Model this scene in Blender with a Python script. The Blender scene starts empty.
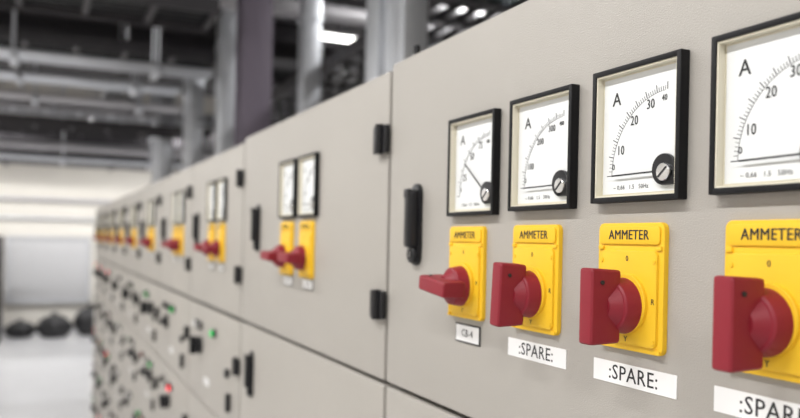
import bpy, bmesh, math, random
from mathutils import Matrix, Vector
random.seed(4)
EYE=1.5
# ---------------------------------------------------------------- materials
def mat(name,col,rough=.5,metal=0,emit=None,es=0,bump=None,spec=.5,coat=0,mottle=0):
    m=bpy.data.materials.new(name);m.use_nodes=True
    nt=m.node_tree;b=nt.nodes['Principled BSDF']
    b.inputs['Base Color'].default_value=(*col,1);b.inputs['Roughness'].default_value=rough
    b.inputs['Metallic'].default_value=metal;b.inputs['Specular IOR Level'].default_value=spec
    b.inputs['Coat Weight'].default_value=coat
    if emit:
        b.inputs['Emission Color'].default_value=(*emit,1);b.inputs['Emission Strength'].default_value=es
    tc=nt.nodes.new('ShaderNodeTexCoord')
    if bump:
        n=nt.nodes.new('ShaderNodeTexNoise');n.inputs['Scale'].default_value=bump[0];n.inputs['Detail'].default_value=3
        nt.links.new(tc.outputs['Object'],n.inputs['Vector'])
        bp=nt.nodes.new('ShaderNodeBump');bp.inputs['Strength'].default_value=bump[1];bp.inputs['Distance'].default_value=bump[2]
        nt.links.new(n.outputs['Fac'],bp.inputs['Height']);nt.links.new(bp.outputs['Normal'],b.inputs['Normal'])
    if mottle:
        n=nt.nodes.new('ShaderNodeTexNoise');n.inputs['Scale'].default_value=4;n.inputs['Detail'].default_value=5
        nt.links.new(tc.outputs['Object'],n.inputs['Vector'])
        mx=nt.nodes.new('ShaderNodeMix');mx.data_type='RGBA'
        mx.inputs['A'].default_value=(*[c*(1-mottle) for c in col],1);mx.inputs['B'].default_value=(*[min(1,c*(1+mottle)) for c in col],1)
        nt.links.new(n.outputs['Fac'],mx.inputs['Factor']);nt.links.new(mx.outputs['Result'],b.inputs['Base Color'])
    return m
M={}
M['paint']=mat('powder_coat_grey',(.370,.348,.318),.45,bump=(900,.5,.0009),mottle=.05)
M['gap']=mat('seam_dark',(.02,.018,.017),.8)
M['black']=mat('black_plastic',(.010,.010,.012),.35,spec=.35)
M['blackm']=mat('black_bezel',(.008,.008,.009),.5,spec=.2)
M['cream']=mat('meter_cream',(.70,.66,.54),.5)
M['white']=mat('dial_white',(.72,.735,.74),.45)
M['ink']=mat('print_ink',(.012,.012,.014),.6)
M['inkl']=mat('print_ink_thin',(.05,.05,.06),.6)
M['yellow']=mat('yellow_plastic',(.80,.49,.022),.48,spec=.35)
M['red']=mat('red_plastic',(.235,.012,.024),.5,bump=(600,.12,.0004),spec=.4)
M['steel']=mat('screw_steel',(.75,.75,.76),.22,1)
M['label']=mat('label_white',(.80,.80,.80),.5)
M['galv']=mat('galvanised_steel',(.66,.68,.72),.35,.6,mottle=.15)
M['darkm']=mat('dark_grey_steel',(.045,.041,.046),.55,mottle=.3)
M['purple']=mat('column_paint',(.17,.145,.185),.5)
M['wall']=mat('cream_wall',(.72,.69,.635),.8,mottle=.05)
M['ceil']=mat('ceiling_grey',(.09,.084,.09),.8,mottle=.2)
M['floor']=mat('epoxy_floor',(.62,.62,.635),.2,mottle=.06)
M['ltube']=mat('tube_glow',(1,1,1),.4,emit=(1,.98,.95),es=6)
M['rubber']=mat('black_bag_film',(.012,.012,.014),.3,bump=(25,.8,.02))
M['lred']=mat('lamp_red',(.7,.02,.02),.2,emit=(1,.03,.06),es=2.2)
M['lredoff']=mat('lamp_red_off',(.3,.02,.02),.2)
M['lgreen']=mat('lamp_green',(.03,.5,.12),.2,emit=(.05,1,.2),es=.3)
M['pipe']=mat('light_pipe',(.5,.49,.51),.4,.2)
M['grey']=mat('grey_board',(.5,.5,.51),.6)
MK=list(M.keys());MI={k:i for i,k in enumerate(MK)}
# ---------------------------------------------------------------- mesh helpers
def merge(bm,t,mt,mi):
    for f in t.faces: f.material_index=mi
    if mt is not None: bmesh.ops.transform(t,matrix=mt,verts=t.verts)
    me=bpy.data.meshes.new('tmp');t.to_mesh(me);t.free();bm.from_mesh(me);bpy.data.meshes.remove(me)
def box(bm,c,s,m,bev=0,seg=2,taper=None,rot=None):
    t=bmesh.new();bmesh.ops.create_cube(t,size=1)
    for v in t.verts:
        v.co.x*=s[0];v.co.y*=s[1];v.co.z*=s[2]
        if taper and v.co.z>0: v.co.x*=taper[0];v.co.y*=taper[1]
    if bev: bmesh.ops.bevel(t,geom=t.edges[:],offset=bev,segments=seg,profile=.6,affect='EDGES')
    mt=Matrix.Translation(c)
    if rot is not None: mt=mt@rot
    merge(bm,t,mt,MI[m])
def cyl(bm,c,r,h,m,axis='Z',seg=32,bev=0,r2=None):
    t=bmesh.new();bmesh.ops.create_cone(t,cap_ends=True,segments=seg,radius1=r,radius2=r if r2 is None else r2,depth=h)
    if bev:
        es=[e for e in t.edges if abs(e.verts[0].co.z-e.verts[1].co.z)<1e-7 and e.verts[0].co.z>0 and len(e.link_faces)==2]
        bmesh.ops.bevel(t,geom=es,offset=bev,segments=3,profile=.6,affect='EDGES')
    R=Matrix.Identity(4)
    if axis=='X':R=Matrix.Rotation(math.pi/2,4,'Y')
    if axis=='Y':R=Matrix.Rotation(math.pi/2,4,'X')
    merge(bm,t,Matrix.Translation(c)@R,MI[m])
def rrect(bm,c,s,r,m,bev=0):   # plate with rounded corners in the ab plane
    w,h,d=s;t=bmesh.new();vs=[]
    for cx,cy,a0 in ((w/2-r,h/2-r,0),(-w/2+r,h/2-r,90),(-w/2+r,-h/2+r,180),(w/2-r,-h/2+r,270)):
        for k in range(6):
            a=math.radians(a0+k*18);vs.append(t.verts.new((cx+r*math.cos(a),cy+r*math.sin(a),-d/2)))
    f=t.faces.new(vs);e=bmesh.ops.extrude_face_region(t,geom=[f])
    top=[v for v in e['geom'] if isinstance(v,bmesh.types.BMVert)]
    for v in top: v.co.z+=d
    if bev:
        es=[ed for ed in t.edges if ed.verts[0].co.z>0 and ed.verts[1].co.z>0]
        bmesh.ops.bevel(t,geom=es,offset=bev,segments=2,profile=.6,affect='EDGES')
    bmesh.ops.recalc_face_normals(t,faces=t.faces[:])
    merge(bm,t,Matrix.Translation(c),MI[m])
def mesh(bm,name,smooth=True):
    me=bpy.data.meshes.new(name)
    bmesh.ops.recalc_face_normals(bm,faces=bm.faces[:])
    bm.to_mesh(me);bm.free()
    used=sorted({p.material_index for p in me.polygons});mp={u:i for i,u in enumerate(used)}
    for p in me.polygons: p.material_index=mp[p.material_index]
    for u in used: me.materials.append(M[MK[u]])
    if smooth:
        for p in me.polygons: p.use_smooth=True
        me.set_sharp_from_angle(angle=math.radians(32))
    return me
SC=bpy.context.scene.collection
def obj(name,me,mw=None,parent=None):
    o=bpy.data.objects.new(name,me);SC.objects.link(o)
    if parent: o.parent=parent
    if mw is not None:
        if parent: o.matrix_local=mw
        else: o.matrix_world=mw
    return o
TC={}
def textmesh(body,size,m='ink'):
    k=(body,size,m)
    if k in TC:return TC[k]
    c=bpy.data.curves.new('t','FONT');c.body=body;c.size=size;c.align_x='CENTER';c.align_y='CENTER';c.extrude=.00004;c.resolution_u=2;c.space_character=1.06
    o=bpy.data.objects.new('t',c);SC.objects.link(o)
    bpy.context.view_layer.update()
    me=bpy.data.meshes.new_from_object(o.evaluated_get(bpy.context.evaluated_depsgraph_get()))
    me.materials.clear();me.materials.append(M[m]);bpy.data.objects.remove(o)
    TC[k]=me;return me
def addtext(bm,body,size,x,y,z,m='ink',bold=0,sx=1,rot=0):
    me=textmesh(body,size,m)
    offs=((0,0),) if not bold else ((-bold,0),(bold,0),(0,bold*.6))
    for j,(dx,dy) in enumerate(offs):
        t=bmesh.new();t.from_mesh(me)
        merge(bm,t,Matrix.Translation((x+dx,y+dy,z+j*.00001))@Matrix.Rotation(rot,4,'Z')@Matrix.Diagonal((sx,1,1,1)),MI[m])
# panel frame: local x = viewer right (-Y), local y = up, local z = out of the panel (-X)
def PM(s,z,c=0):
    m=Matrix(((0,0,-1,-c),(-1,0,0,s),(0,1,0,z+EYE),(0,0,0,1)));return m
# ---------------------------------------------------------------- ammeter
def ammeter(needle=180,nums=('10','20','30','40'),nw=.0011):
    bm=bmesh.new()
    W=.0885;Hh=.0965;t=.0040;D=.0078
    for sx in (-1,1): box(bm,(sx*(W/2-t/2),0,D/2),(t,Hh,D),'blackm',.0008)
    for sy in (-1,1): box(bm,(0,sy*(Hh/2-t/2),D/2),(W-.0002,t,D-.0001),'blackm',.0008)
    iw=W/2-t;ih=Hh/2-t
    for sx in (-1,1): box(bm,(sx*(iw-.0005),0,.0034),(.0012,2*ih,.0066),'cream')
    for sy in (-1,1): box(bm,(0,sy*(ih-.0005),.0034),(2*iw,.0012,.0065),'cream')
    box(bm,(0,0,.0004),(2*iw,2*ih,.0008),'cream')
    box(bm,(0,0,.0009),(2*iw-.005,2*ih-.005,.0008),'white')
    px,py=.0262,-.0285;zf=.0014
    n=40
    for i in range(n+1):
        a=math.radians(180-90*(i/n)**.9);big=(i%5==0)
        r0=.0545;r1=.0594 if big else .0572;w=.00060 if big else .00036
        rot=Matrix.Rotation(a,4,'Z')
        cx=px+math.cos(a)*(r0+r1)/2;cy=py+math.sin(a)*(r0+r1)/2
        if cy>.040: continue
        box(bm,(cx,cy,zf),(r1-r0,w,.0002),'inkl',rot=rot)
    for i in range(30):
        a=math.radians(180-88*(i+.5)/30);cx=px+math.cos(a)*.0542;cy=py+math.sin(a)*.0542
        if cy<.040: box(bm,(cx,cy,zf),(.00022,.0030,.0002),'inkl',rot=Matrix.Rotation(a,4,'Z'))
    for ang,s in zip((160,131,109,93),nums):
        a=math.radians(ang);k=.0480
        addtext(bm,s,(.0095 if ang>95 else .006)*(1 if len(s)<3 else .8),px+math.cos(a)*k,py+math.sin(a)*k+.001,zf+.0001,bold=.00012,sx=.8)
    addtext(bm,'0',.006,-.0262,-.0225,zf+.0001,bold=.00005)
    addtext(bm,'A',.0135,-.024,.026,zf+.0001,bold=.00012)
    addtext(bm,'~ 0,66   1.5   50Hz',.0044,-.008,-.0375,zf+.0001,m='inkl')
    a=math.radians(needle);L=.051
    rot=Matrix.Rotation(a,4,'Z')
    box(bm,(px+math.cos(a)*L/2,py+math.sin(a)*L/2,.0042),(L,nw,.0005),'ink',rot=rot)
    cyl(bm,(px+.000,py+.001,.003),.0105,.003,'black',bev=.001)
    box(bm,(px+.004,py-.0045,.003),(.013,.010,.003),'black',.001)
    cyl(bm,(px+.002,py-.001,.0052),.0060,.003,'steel',bev=.001)
    box(bm,(px+.002,py-.001,.0068),(.010,.0012,.0006),'black',rot=Matrix.Rotation(.7,4,'Z'))
    return mesh(bm,'ammeter')
AM0=ammeter(180.5);AM1=ammeter(143,('25','50','75','100'),.0013);AM2=ammeter(180.5,('100','200','300','400'))
# ---------------------------------------------------------------- selector switch
def switch_plate():
    bm=bmesh.new();W,H=.0668,.0890
    rrect(bm,(0,0,.002),(W,H,.004),.005,'yellow',.0008)
    rrect(bm,(0,-.0075,.0048),(W-.009,H-.024,.0026),.004,'yellow',.0009)
    rrect(bm,(0,.0358,.0045),(W-.006,.0125,.0018),.003,'yellow',.0006)
    for sx in (-1,1):
        for y in (.027,-.0425): box(bm,(sx*(W/2-.004),y,.004),(.005,.003,.003),'yellow',.0006)
    addtext(bm,'AMMETER',.0096,0,.0358,.00555,bold=.00022,sx=.92)
    addtext(bm,'0',.0055,0,.0195,.0062,bold=.0001)
    addtext(bm,'R',.0055,.0258,-.009,.0062,bold=.0001);addtext(bm,'Y',.0055,0,-.0365,.0062,bold=.0001);addtext(bm,'B',.0055,-.0258,-.009,.0062,bold=.0001)
    cyl(bm,(.001,-.0115,.0072),.0205,.0036,'yellow',bev=.0008,seg=48)
    for x in (-.0265,.0265):
        for y in (.018,-.036): cyl(bm,(x,y,.0063),.0016,.0008,'yellow',seg=12)
    return mesh(bm,'escutcheon')
def switch_knob():
    bm=bmesh.new()
    cyl(bm,(0,0,.006),.0195,.012,'red',bev=.003,seg=48,r2=.0175)
    box(bm,(0,0,.0200),(.0165,.050,.0245),'red',.003,3,taper=(.86,1.05))
    cyl(bm,(0,0,.015),.0160,.008,'red',seg=40,r2=.0095)
    for sx in (-1,1): cyl(bm,(sx*.0078,.0165,.024),.0015,.0012,'gap',axis='X',seg=12)
    return mesh(bm,'knob')
SP=switch_plate();SK=switch_knob()
def switch(s,z,rot=0):
    e=bpy.data.objects.new('selector_switch',None);SC.objects.link(e);e.empty_display_size=.03;e.matrix_world=PM(s,z)
    obj('escutcheon',SP,Matrix.Identity(4),e)
    obj('knob',SK,Matrix.Translation((-.0004,-.0132,.009))@Matrix.Rotation(math.radians(rot),4,'Z'),e)
# ---------------------------------------------------------------- door latch / hinge
def latch():
    bm=bmesh.new()
    rrect(bm,(0,0,.002),(.024,.090,.004),.0115,'black',.001)
    box(bm,(0,.006,.009),(.019,.066,.012),'black',.005,4,taper=(.75,.94))
    box(bm,(0,.034,.0135),(.013,.010,.004),'black',.0015)
    cyl(bm,(0,-.033,.006),.0095,.006,'black',bev=.0015,seg=28)
    cyl(bm,(0,-.033,.0092),.0055,.001,'blackm',seg=20)
    box(bm,(0,-.033,.0098),(.0012,.007,.0006),'steel')
    return mesh(bm,'latch')
def hinge():
    bm=bmesh.new()
    box(bm,(-.010,0,.004),(.018,.034,.008),'black',.002)
    box(bm,(.009,0,.003),(.014,.034,.006),'black',.002)
    cyl(bm,(0,0,.007),.0055,.036,'black',axis='Y',seg=20,bev=.001)
    for y in (-.006,.006): cyl(bm,(0,y,.007),.0058,.0008,'gap',axis='Y',seg=20)
    return mesh(bm,'hinge')
LT=latch();HG=hinge()
# ---------------------------------------------------------------- cabinets
SEAM=-.172;DEP=.50
def cabinet(s0,s1,tiers=False,TOP=.198,lat=.10):
    """s0 = edge nearest the camera, s1 = far edge; world coordinates"""
    e=bpy.data.objects.new('switchgear_cabinet',None);SC.objects.link(e);e.location=(0,(s0+s1)/2,0)
    w=s1-s0;g=.0026
    bm=bmesh.new()
    box(bm,(.018+DEP/2,0,(EYE+TOP-.003+.08)/2),(DEP,w-.0005,EYE+TOP-.003-.08),'gap')
    box(bm,(.022+DEP/2,0,EYE+TOP-.001),(DEP+.02,w-.0002,.004),'paint',.0008)
    box(bm,(.03+DEP/2,0,.04),(DEP-.03,w,.08),'darkm')
    box(bm,(DEP+.02,0,.08+(EYE+TOP-.09)/2),(.004,w-.001,EYE+TOP-.09),'paint')
    for sy in (-1,1): box(bm,(.03+DEP/2,sy*(w/2-.0012),.08+(EYE+TOP-.09)/2),(DEP-.02,.0022,EYE+TOP-.09),'paint')
    obj('carcass',mesh(bm,'carcass'),Matrix.Identity(4),e)
    bm=bmesh.new()
    zt=EYE+TOP-.004;zb=EYE+SEAM+.003
    box(bm,(.009,0,(zt+zb)/2),(.018,w-2*g,zt-zb),'paint',.0025,3)
    obj('door_upper',mesh(bm,'door_upper'),Matrix.Identity(4),e)
    bm=bmesh.new();z1=EYE+SEAM-.003;z0=.09
    if not tiers:
        box(bm,(.009,0,(z1+z0)/2),(.018,w-2*g,z1-z0),'paint',.0025,3)
    else:
        n=5;hh=(z1-z0)/n
        for i in range(n):
            zc=z1-hh*(i+.5)
            box(bm,(.009,0,zc),(.018,w-2*g,hh-.006),'paint',.0025,3)
    obj('door_lower',mesh(bm,'door_lower'),Matrix.Identity(4),e)
    def loc(me,nm,s,z,c=0): 
        o=bpy.data.objects.new(nm,me);SC.objects.link(o);o.parent=e
        o.matrix_local=Matrix.Translation((0,-(s0+s1)/2,0))@PM(s,z,c)
    loc(LT,'latch',s1-lat,.018)
    for z in (.122,-.078): loc(HG,'hinge',s0+.012,z,.001)
    if tiers:
        hh=(z1-z0)/5
        for i in range(5):
            zc=z1-hh*(i+.5)-EYE
            bm=bmesh.new()
            x0=random.uniform(-.2,.1)
            cyl(bm,(x0,.02,.006),.022,.012,'black',bev=.003,seg=24)
            box(bm,(x0,.02,.020),(.012,.045,.02),'black',.003,rot=Matrix.Rotation(random.choice((0,1.57,.8)),4,'Z'))
            for k,c in enumerate(random.sample(['lredoff','lgreen','black','steel','black','lred','label','black'],3)):
                x=-.2+.07*k+random.uniform(0,.2)
                cyl(bm,(x,.07,.004),.011,.008,'black',seg=20);cyl(bm,(x,.07,.009),.008,.008,c,seg=20,bev=.002)
            lx=random.uniform(-.1,.1)
            box(bm,(lx,-.06,.0012),(.06,.016,.002),'label');addtext(bm,'F-0%d'%(i+1),.011,lx,-.06,.0024)
            cyl(bm,(.2,.0,.004),.010,.01,'black',seg=16)
            if random.random()<.6: box(bm,(.14,.03,.008),(.02,.045,.014),'black',.003)
            box(bm,(.22,-.06,.006),(.014,.04,.010),'black',.003)
            loc(mesh(bm,'drawer_controls'),'drawer_controls',(s0+s1)/2,zc)
            loc(HG,'hinge',s0+.012,zc+.03,.001)
    else:
        loc(LT,'latch',s1-.10,-.266)
        loc(HG,'hinge',s0+.012,-.26,.001)
    return e
cabinet(-.62,.097,TOP=.214,lat=.08);cabinet(.10,.857,TOP=.214,lat=.080)
cabinet(.860,1.602,TOP=.208,lat=.128)
edges=[1.605+.61*i for i in range(9)]
for a,b in zip(edges[:-1],edges[1:]): cabinet(a,b-.003,True,TOP=.200)
# near door equipment
def meter(me,s,z): obj('ammeter',me,PM(s,z))
for s,z,me in zip((.6520,.5385,.425,.312,.199),(.0735,.0757,.0785,.0800,.0800),(AM1,AM2,AM0,AM0,AM0)): meter(me,s,z)
for s,z,r in zip((.662,.5455,.4295,.3125,.196),(-.0295,-.029,-.0288,-.0283,-.0283),(84,-4,0,0,0)): switch(s,z,r)
def label(s,z,w,h,txt,size,border=False,rot=0):
    bm=bmesh.new()
    if border: box(bm,(0,0,.0006),(w,h,.0012),'ink',.0002);box(bm,(0,0,.0009),(w-.003,h-.003,.0010),'label')
    else: box(bm,(0,0,.0003),(w,h,.0006),'label')
    addtext(bm,txt,size,0,0,.00145 if border else .00066,bold=.00012)
    obj('label_plate',mesh(bm,'label_plate'),PM(s,z)@Matrix.Rotation(rot,4,'Z'))
label(.660,-.0890,.047,.0185,'CB-4',.010,True)
label(.546,-.0910,.084,.0155,':SPARE:',.0150)
label(.428,-.0918,.084,.0155,':SPARE:',.0150)
label(.311,-.0925,.088,.0155,':SPARE:',.0150)
label(.192,-.0925,.088,.0155,':SPARE:',.0150)
for s in (1.270,1.162):
    meter(AM0,s,.082);switch(s+.005,-.017,88);label(s,-.071,.05,.016,'CB-3',.01,True)
for i,e in enumerate(edges[:-1]):
    for d in ((.200,.312) if i!=1 else (.16,.272)):
        meter(AM0,e+d,.085);switch(e+d,-.014,88)
        label(e+d,-.072,.05,.016,'CB',.01,True)
bm=bmesh.new();cyl(bm,(0,0,.006),.004,.016,'black',seg=16,bev=.001);cyl(bm,(0,0,0),.006,.004,'paint',seg=16)
obj('hinge_pin',mesh(bm,'hinge_pin'),Matrix.Translation((.022,.835,EYE+.214+.003)))
# ---------------------------------------------------------------- room
XL,XR,YN,YF,H=-2.6,7.5,-3.0,12.9,3.9
def slab(name,c,s,m):
    bm=bmesh.new();box(bm,(0,0,0),s,m);obj(name,mesh(bm,name,False),Matrix.Translation(c))
slab('floor',((XL+XR)/2,(YN+YF)/2,-.05),(XR-XL,YF-YN,.1),'floor')
slab('ceiling',((XL+XR)/2,(YN+YF)/2,H+.05),(XR-XL,YF-YN,.1),'ceil')
slab('wall_back',((XL+XR)/2,YF+.05,H/2),(XR-XL,.1,H),'wall')
slab('wall_left',(XL-.05,(YN+YF)/2,H/2),(.1,YF-YN,H),'wall')
slab('wall_right',(XR+.05,(YN+YF)/2,H/2),(.1,YF-YN,H),'wall')
slab('wall_front',((XL+XR)/2,YN-.05,H/2),(XR-XL,.1,H),'wall')
slab('baseboard_back',((XL+XR)/2,YF-.01,.05),(XR-XL,.02,.1),'grey')
def duct(name,p,size,m='darkm',flange=1.1,axis='X'):
    bm=bmesh.new();box(bm,(0,0,0),size,m,.01)
    i=0 if axis=='X' else 1;L=size[i];n=int(L/flange)
    for k in range(n+1):
        c=[0,0,0];c[i]=-L/2+.05+k*(L-.1)/max(n,1);s=[size[0]+.05,size[1]+.05,size[2]+.05];s[i]=.04
        box(bm,c,s,m,.004)
    for k in range(max(2,n)):
        c=[0,0,0];c[i]=-L/2+.3+k*(L-.6)/max(1,max(2,n)-1)
        hh=H-(p[2]+size[2]/2)
        if hh>0: cyl(bm,(c[0],c[1],size[2]/2+hh/2),.008,hh,'galv',seg=8)
    obj(name,mesh(bm,name),Matrix.Translation(p))
duct('ventilation_duct',(.2,7.0,3.12),(4.6,.7,.55))
duct('ventilation_duct',(-.2,10.2,2.55),(3.6,.5,.46))
duct('ventilation_duct',(4.4,5.6,3.1),(1.1,7.0,.6),axis='Y')
def tray(p,L,w=.3,axis='X',m='galv',cables=True):
    bm=bmesh.new()
    for s in (-1,1): box(bm,(0,s*w/2,0),(L,.012,.08),m,.002)
    n=int(L/.3)
    for k in range(n+1): box(bm,(-L/2+k*L/n,0,-.02),(.03,w,.02),m)
    if cables:
        for j in range(5): cyl(bm,(0,-w/2+.05+j*(w-.1)/4,.01),.018,L-.02,'black',axis='X',seg=10)
    for k in range(3):
        for s in (-1,1):
            x=-L/2+.3+k*(L-.6)/2;hh=H-p[2]-.04;cyl(bm,(x,s*w/2,.04+hh/2),.006,hh,'galv',seg=8)
    R=Matrix.Rotation(math.pi/2,4,'Z') if axis=='Y' else Matrix.Identity(4)
    obj('cable_tray',mesh(bm,'cable_tray'),Matrix.Translation(p)@R)
tray((.1,5.6,2.72),4.8,.5,m='darkm')
tray((1.4,6.0,2.55),8.0,.5,'Y','darkm')
tray((.1,8.6,2.75),4.6,.45)
tray((2.6,5.0,2.5),8.5,.5,'Y','darkm')
tray((-.9,4.3,3.02),2.6,.4,'Y','galv')
tray((-.2,3.5,3.27),2.4,.4,'X','darkm')
tray((-.95,4.1,2.64),2.7,.4,'X','darkm')
tray((-.3,7.85,2.50),2.8,.3,'X','darkm')
tray((.35,9.8,2.95),4.2,.35,'Y')
tray((-.6,9.4,2.62),2.4,.3,'X','darkm')
def ibeam(p,L,h=.3,w=.16,m='darkm',axis='X'):
    bm=bmesh.new()
    for s in (-1,1): box(bm,(0,0,s*h/2),(L,w,.02),m,.002)
    box(bm,(0,0,0),(L,.012,h),m)
    R=Matrix.Rotation(math.pi/2,4,'Z') if axis=='Y' else Matrix.Identity(4)
    obj('steel_beam',mesh(bm,'steel_beam'),Matrix.Translation(p)@R)
ibeam((1.9,4.9,3.27),8.8,.34);ibeam((1.9,9.3,3.35),8.8,.36);ibeam((1.9,11.9,2.95),8.8,.3);ibeam((1.9,3.0,3.6),8.8,.34)
ibeam((.2,6.1,2.95),4.4,.2,.12)
def pipe(name,p,r,L,axis,m='galv',couplings=2,offs=((0,0),)):
    bm=bmesh.new();i='XYZ'.index(axis)
    for (u,v) in offs:
        o=[0,0,0];o[(i+1)%3]=u;o[(i+2)%3]=v
        cyl(bm,o,r,L,m,axis=axis,seg=20)
        for k in range(couplings):
            c=list(o);c[i]=-L/2+L*(k+.5)/couplings;cyl(bm,c,r*1.18,r*1.6,m,axis=axis,seg=20)
    if len(offs)>1:   # strut brackets with drop rods
        for k in (-.35,0,.35):
            c=[0,0,-r-.015];c[i]=L*k;s=[.04,.04,.03];s[1-i]=max(abs(u)+abs(v) for u,v in offs)*2+.1
            box(bm,c,s,'galv',.003)
            for sg in (-1,1):
                d=[0,0,0];d[i]=L*k;d[1-i]=sg*(s[1-i]/2-.01);hh=H-p[2];d[2]=hh/2-.02;cyl(bm,d,.006,hh,'galv',seg=8)
    obj(name,mesh(bm,name),Matrix.Translation(p))
pipe('sprinkler_pipe',(.6,4.55,2.88),.055,5.6,'X','pipe',3)
pipe('sprinkler_pipe',(3.0,3.4,2.6),.05,3.4,'X','pipe',3)
pipe('sprinkler_pipe',(-.4,9.0,2.42),.045,3.6,'X','pipe',3)
pipe('sprinkler_pipe',(-.5,8.15,2.70),.035,2.8,'X','pipe',3)
pipe('conduit_bundle',(-.55,5.15,2.55),.018,2.3,'X','galv',2,((-.09,0),(-.03,0),(.03,0),(.09,0)))
pipe('conduit_bundle',(-.55,6.45,2.66),.022,2.3,'X','galv',2,((-.10,0),(-.03,0),(.04,0),(.11,0)))
pipe('conduit_bundle',(-.45,7.0,2.60),.022,2.3,'X','pipe',2,((-.08,0),(0,0),(.08,0)))
pipe('conduit_bundle',(-.1,2.3,3.25),.018,1.2,'X','galv',2,((-.06,0),(0,0),(.06,0)))
pipe('conduit_bundle',(-.2,8.6,2.25),.02,2.4,'X','galv',2,((-.06,0),(0,0),(.06,0)))
pipe('sprinkler_pipe',(-2.15,6.5,2.75),.05,8,'Y','pipe',4)
def riser(x,y,ws,m='galv',z0=1.0):
    bm=bmesh.new();L=H-z0;t=0
    for w in ws:
        box(bm,(0,t+w/2,0),(w*.9,w*.92,L),m,.01)
        for k in range(4): box(bm,(0,t+w/2,-L/2+.3+k*L/4),(w,w,.03),m,.003)
        t+=w*1.12
    box(bm,(0,t/2,-L/2-z0/2+.0),(.08,t,z0),'darkm')
    obj('riser_trunking',mesh(bm,'riser_trunking'),Matrix.Translation((x,y,z0+L/2)))
riser(.72,2.30,(.10,.08,.12))
riser(1.0,4.25,(.12,))
riser(.70,5.02,(.14,.10));riser(.70,6.2,(.12,.14));riser(2.0,7.9,(.2,.2,.2));riser(2.2,5.05,(.12,.12));riser(.72,8.0,(.16,.2))
bm=bmesh.new()
for s in (-1,1): box(bm,(0,s*.075,0),(.16,.012,H),'purple',.002)
box(bm,(0,0,0),(.010,.15,H),'purple');box(bm,(0,0,-H/2+.01),(.20,.26,.02),'purple',.003)
obj('steel_column',mesh(bm,'steel_column'),Matrix.Translation((.63,4.12,H/2)))
# ---------------------------------------------------------------- fluorescent lights
def fluoro(x,y,z,axis='X',L=1.25,power=22):
    e=bpy.data.objects.new('fluorescent_light',None);SC.objects.link(e)
    e.matrix_world=Matrix.Translation((x,y,z))@(Matrix.Rotation(math.pi/2,4,'Z') if axis=='Y' else Matrix.Identity(4))
    bm=bmesh.new();box(bm,(0,0,.03),(L,.10,.05),'label',.006)
    for sx in (-1,1):
        box(bm,(sx*(L/2-.01),0,-.01),(.02,.09,.05),'label',.004);hh=H-z-.055;cyl(bm,(sx*(L/2-.2),0,.055+hh/2),.005,hh,'galv',seg=8)
    obj('housing',mesh(bm,'housing'),Matrix.Identity(4),e)
    bm=bmesh.new()
    for s in (-1,1): cyl(bm,(0,s*.025,-.012),.013,L-.04,'ltube',axis='X',seg=14)
    obj('tubes',mesh(bm,'tubes'),Matrix.Identity(4),e)
    l=bpy.data.lights.new('lamp','AREA');l.shape='RECTANGLE';l.size=L;l.size_y=.05;l.energy=power;l.color=(1,.99,.98)
    o=bpy.data.objects.new('lamp',l);SC.objects.link(o);o.parent=e;o.location=(0,0,-.03)
for y in (-1.5,.6,2.6): fluoro(-1.35,y,3.0,'Y',1.5,46)
fluoro(-1.75,4.9,2.45,'Y',1.0,28)
fluoro(-1.25,9.85,3.0,'X',1.25,36);fluoro(-.6,11.3,3.1,'X',1.25,36)
fluoro(-1.8,7.2,2.55,'Y',1.25,38);fluoro(-1.4,11.3,2.7,'X',1.25,34);fluoro(1.1,11.4,2.7,'X',1.25,50)
fluoro(2.15,6.4,3.25,'X',1.0,34);fluoro(3.6,8.8,3.2,'X',1.25,50);fluoro(1.6,9.9,2.9,'X',1.25,45);fluoro(5.8,4.5,3.2,'Y',1.25,50)
fluoro(1.9,3.6,3.3,'Y',1.25,36)
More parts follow.
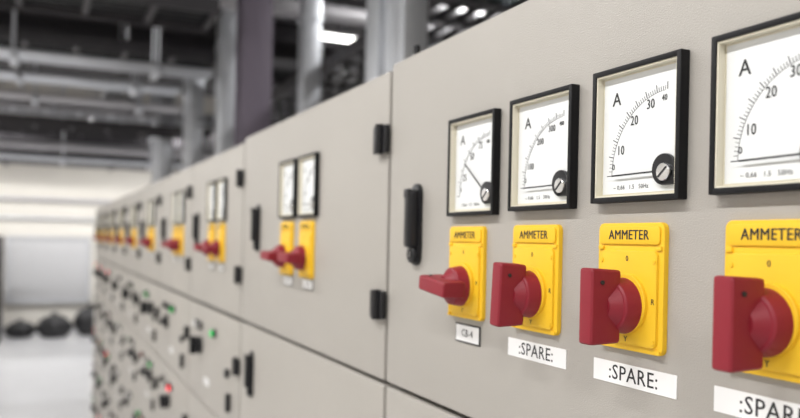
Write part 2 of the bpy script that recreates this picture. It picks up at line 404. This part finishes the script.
# ---------------------------------------------------------------- bags by the back wall
def bag(x,y,r,h):
    bm=bmesh.new();bmesh.ops.create_icosphere(bm,subdivisions=4,radius=1)
    ph=random.uniform(0,6)
    for v in bm.verts:
        a=math.atan2(v.co.y,v.co.x);k=1+.07*math.sin(5*a+ph)+.05*math.sin(9*a+v.co.z*5+ph)
        z=v.co.z;v.co.x*=r*k;v.co.y*=r*k*.8
        v.co.z=max(0,(z*.5+.42)*h)
    for f in bm.faces:f.material_index=MI['rubber']
    cyl(bm,(0,0,h*.94),r*.12,h*.14,'rubber',seg=12,r2=r*.2)
    obj('trash_bag',mesh(bm,'trash_bag'),Matrix.Translation((x,y,0)))
bag(-.64,12.4,.2,.26);bag(-.19,12.3,.23,.36);bag(.30,12.45,.23,.46)
bm=bmesh.new();box(bm,(0,0,0),(1.1,.03,.95),'grey',.004)
for s in (-1,1): box(bm,(s*.56,-.01,0),(.03,.04,1.0),'galv',.003);box(bm,(0,-.01,s*.485),(1.12,.04,.03),'galv',.003)
obj('notice_board',mesh(bm,'notice_board'),Matrix.Translation((-.28,12.86,.95)))
pipe('conduit_pipe',(.4,12.85,2.0),.03,5.5,'X','pipe',4)
pipe('conduit_pipe',(.4,12.85,1.72),.02,5.5,'X','galv',4)
bm=bmesh.new();box(bm,(0,0,.75),(.6,.5,1.4),'darkm',.01);box(bm,(0,0,.03),(.56,.46,.06),'gap')
for s in (-1,1): box(bm,(s*.148,-.256,.76),(.285,.014,1.34),'darkm',.004);box(bm,(s*.03,-.27,.8),(.012,.02,.12),'steel',.003)
obj('storage_cabinet',mesh(bm,'storage_cabinet'),Matrix.Translation((-1.16,12.0,0)))
# ---------------------------------------------------------------- world, camera
w=bpy.data.worlds.new('World');bpy.context.scene.world=w;w.use_nodes=True
w.node_tree.nodes['Background'].inputs[0].default_value=(.8,.85,.9,1);w.node_tree.nodes['Background'].inputs[1].default_value=.3
th=math.radians(24.6);rho=.021
F=Vector((math.sin(th),math.cos(th),0));R0=Vector((math.cos(th),-math.sin(th),0));Z=Vector((0,0,1))
R=R0*math.cos(rho)+Z*math.sin(rho);U=-R0*math.sin(rho)+Z*math.cos(rho)
cd=bpy.data.cameras.new('camera');cam=bpy.data.objects.new('camera',cd);SC.objects.link(cam)
cam.matrix_world=Matrix(((R.x,U.x,-F.x,-.377),(R.y,U.y,-F.y,0),(R.z,U.z,-F.z,EYE),(0,0,0,1)))
cd.sensor_width=36;cd.lens=782/800*36;cd.shift_y=.0394;cd.clip_start=.01
cd.dof.use_dof=True;cd.dof.focus_distance=.56;cd.dof.aperture_fstop=5.4
bpy.context.scene.camera=cam
bpy.context.scene.view_settings.view_transform='Standard'
bpy.context.scene.view_settings.exposure=0
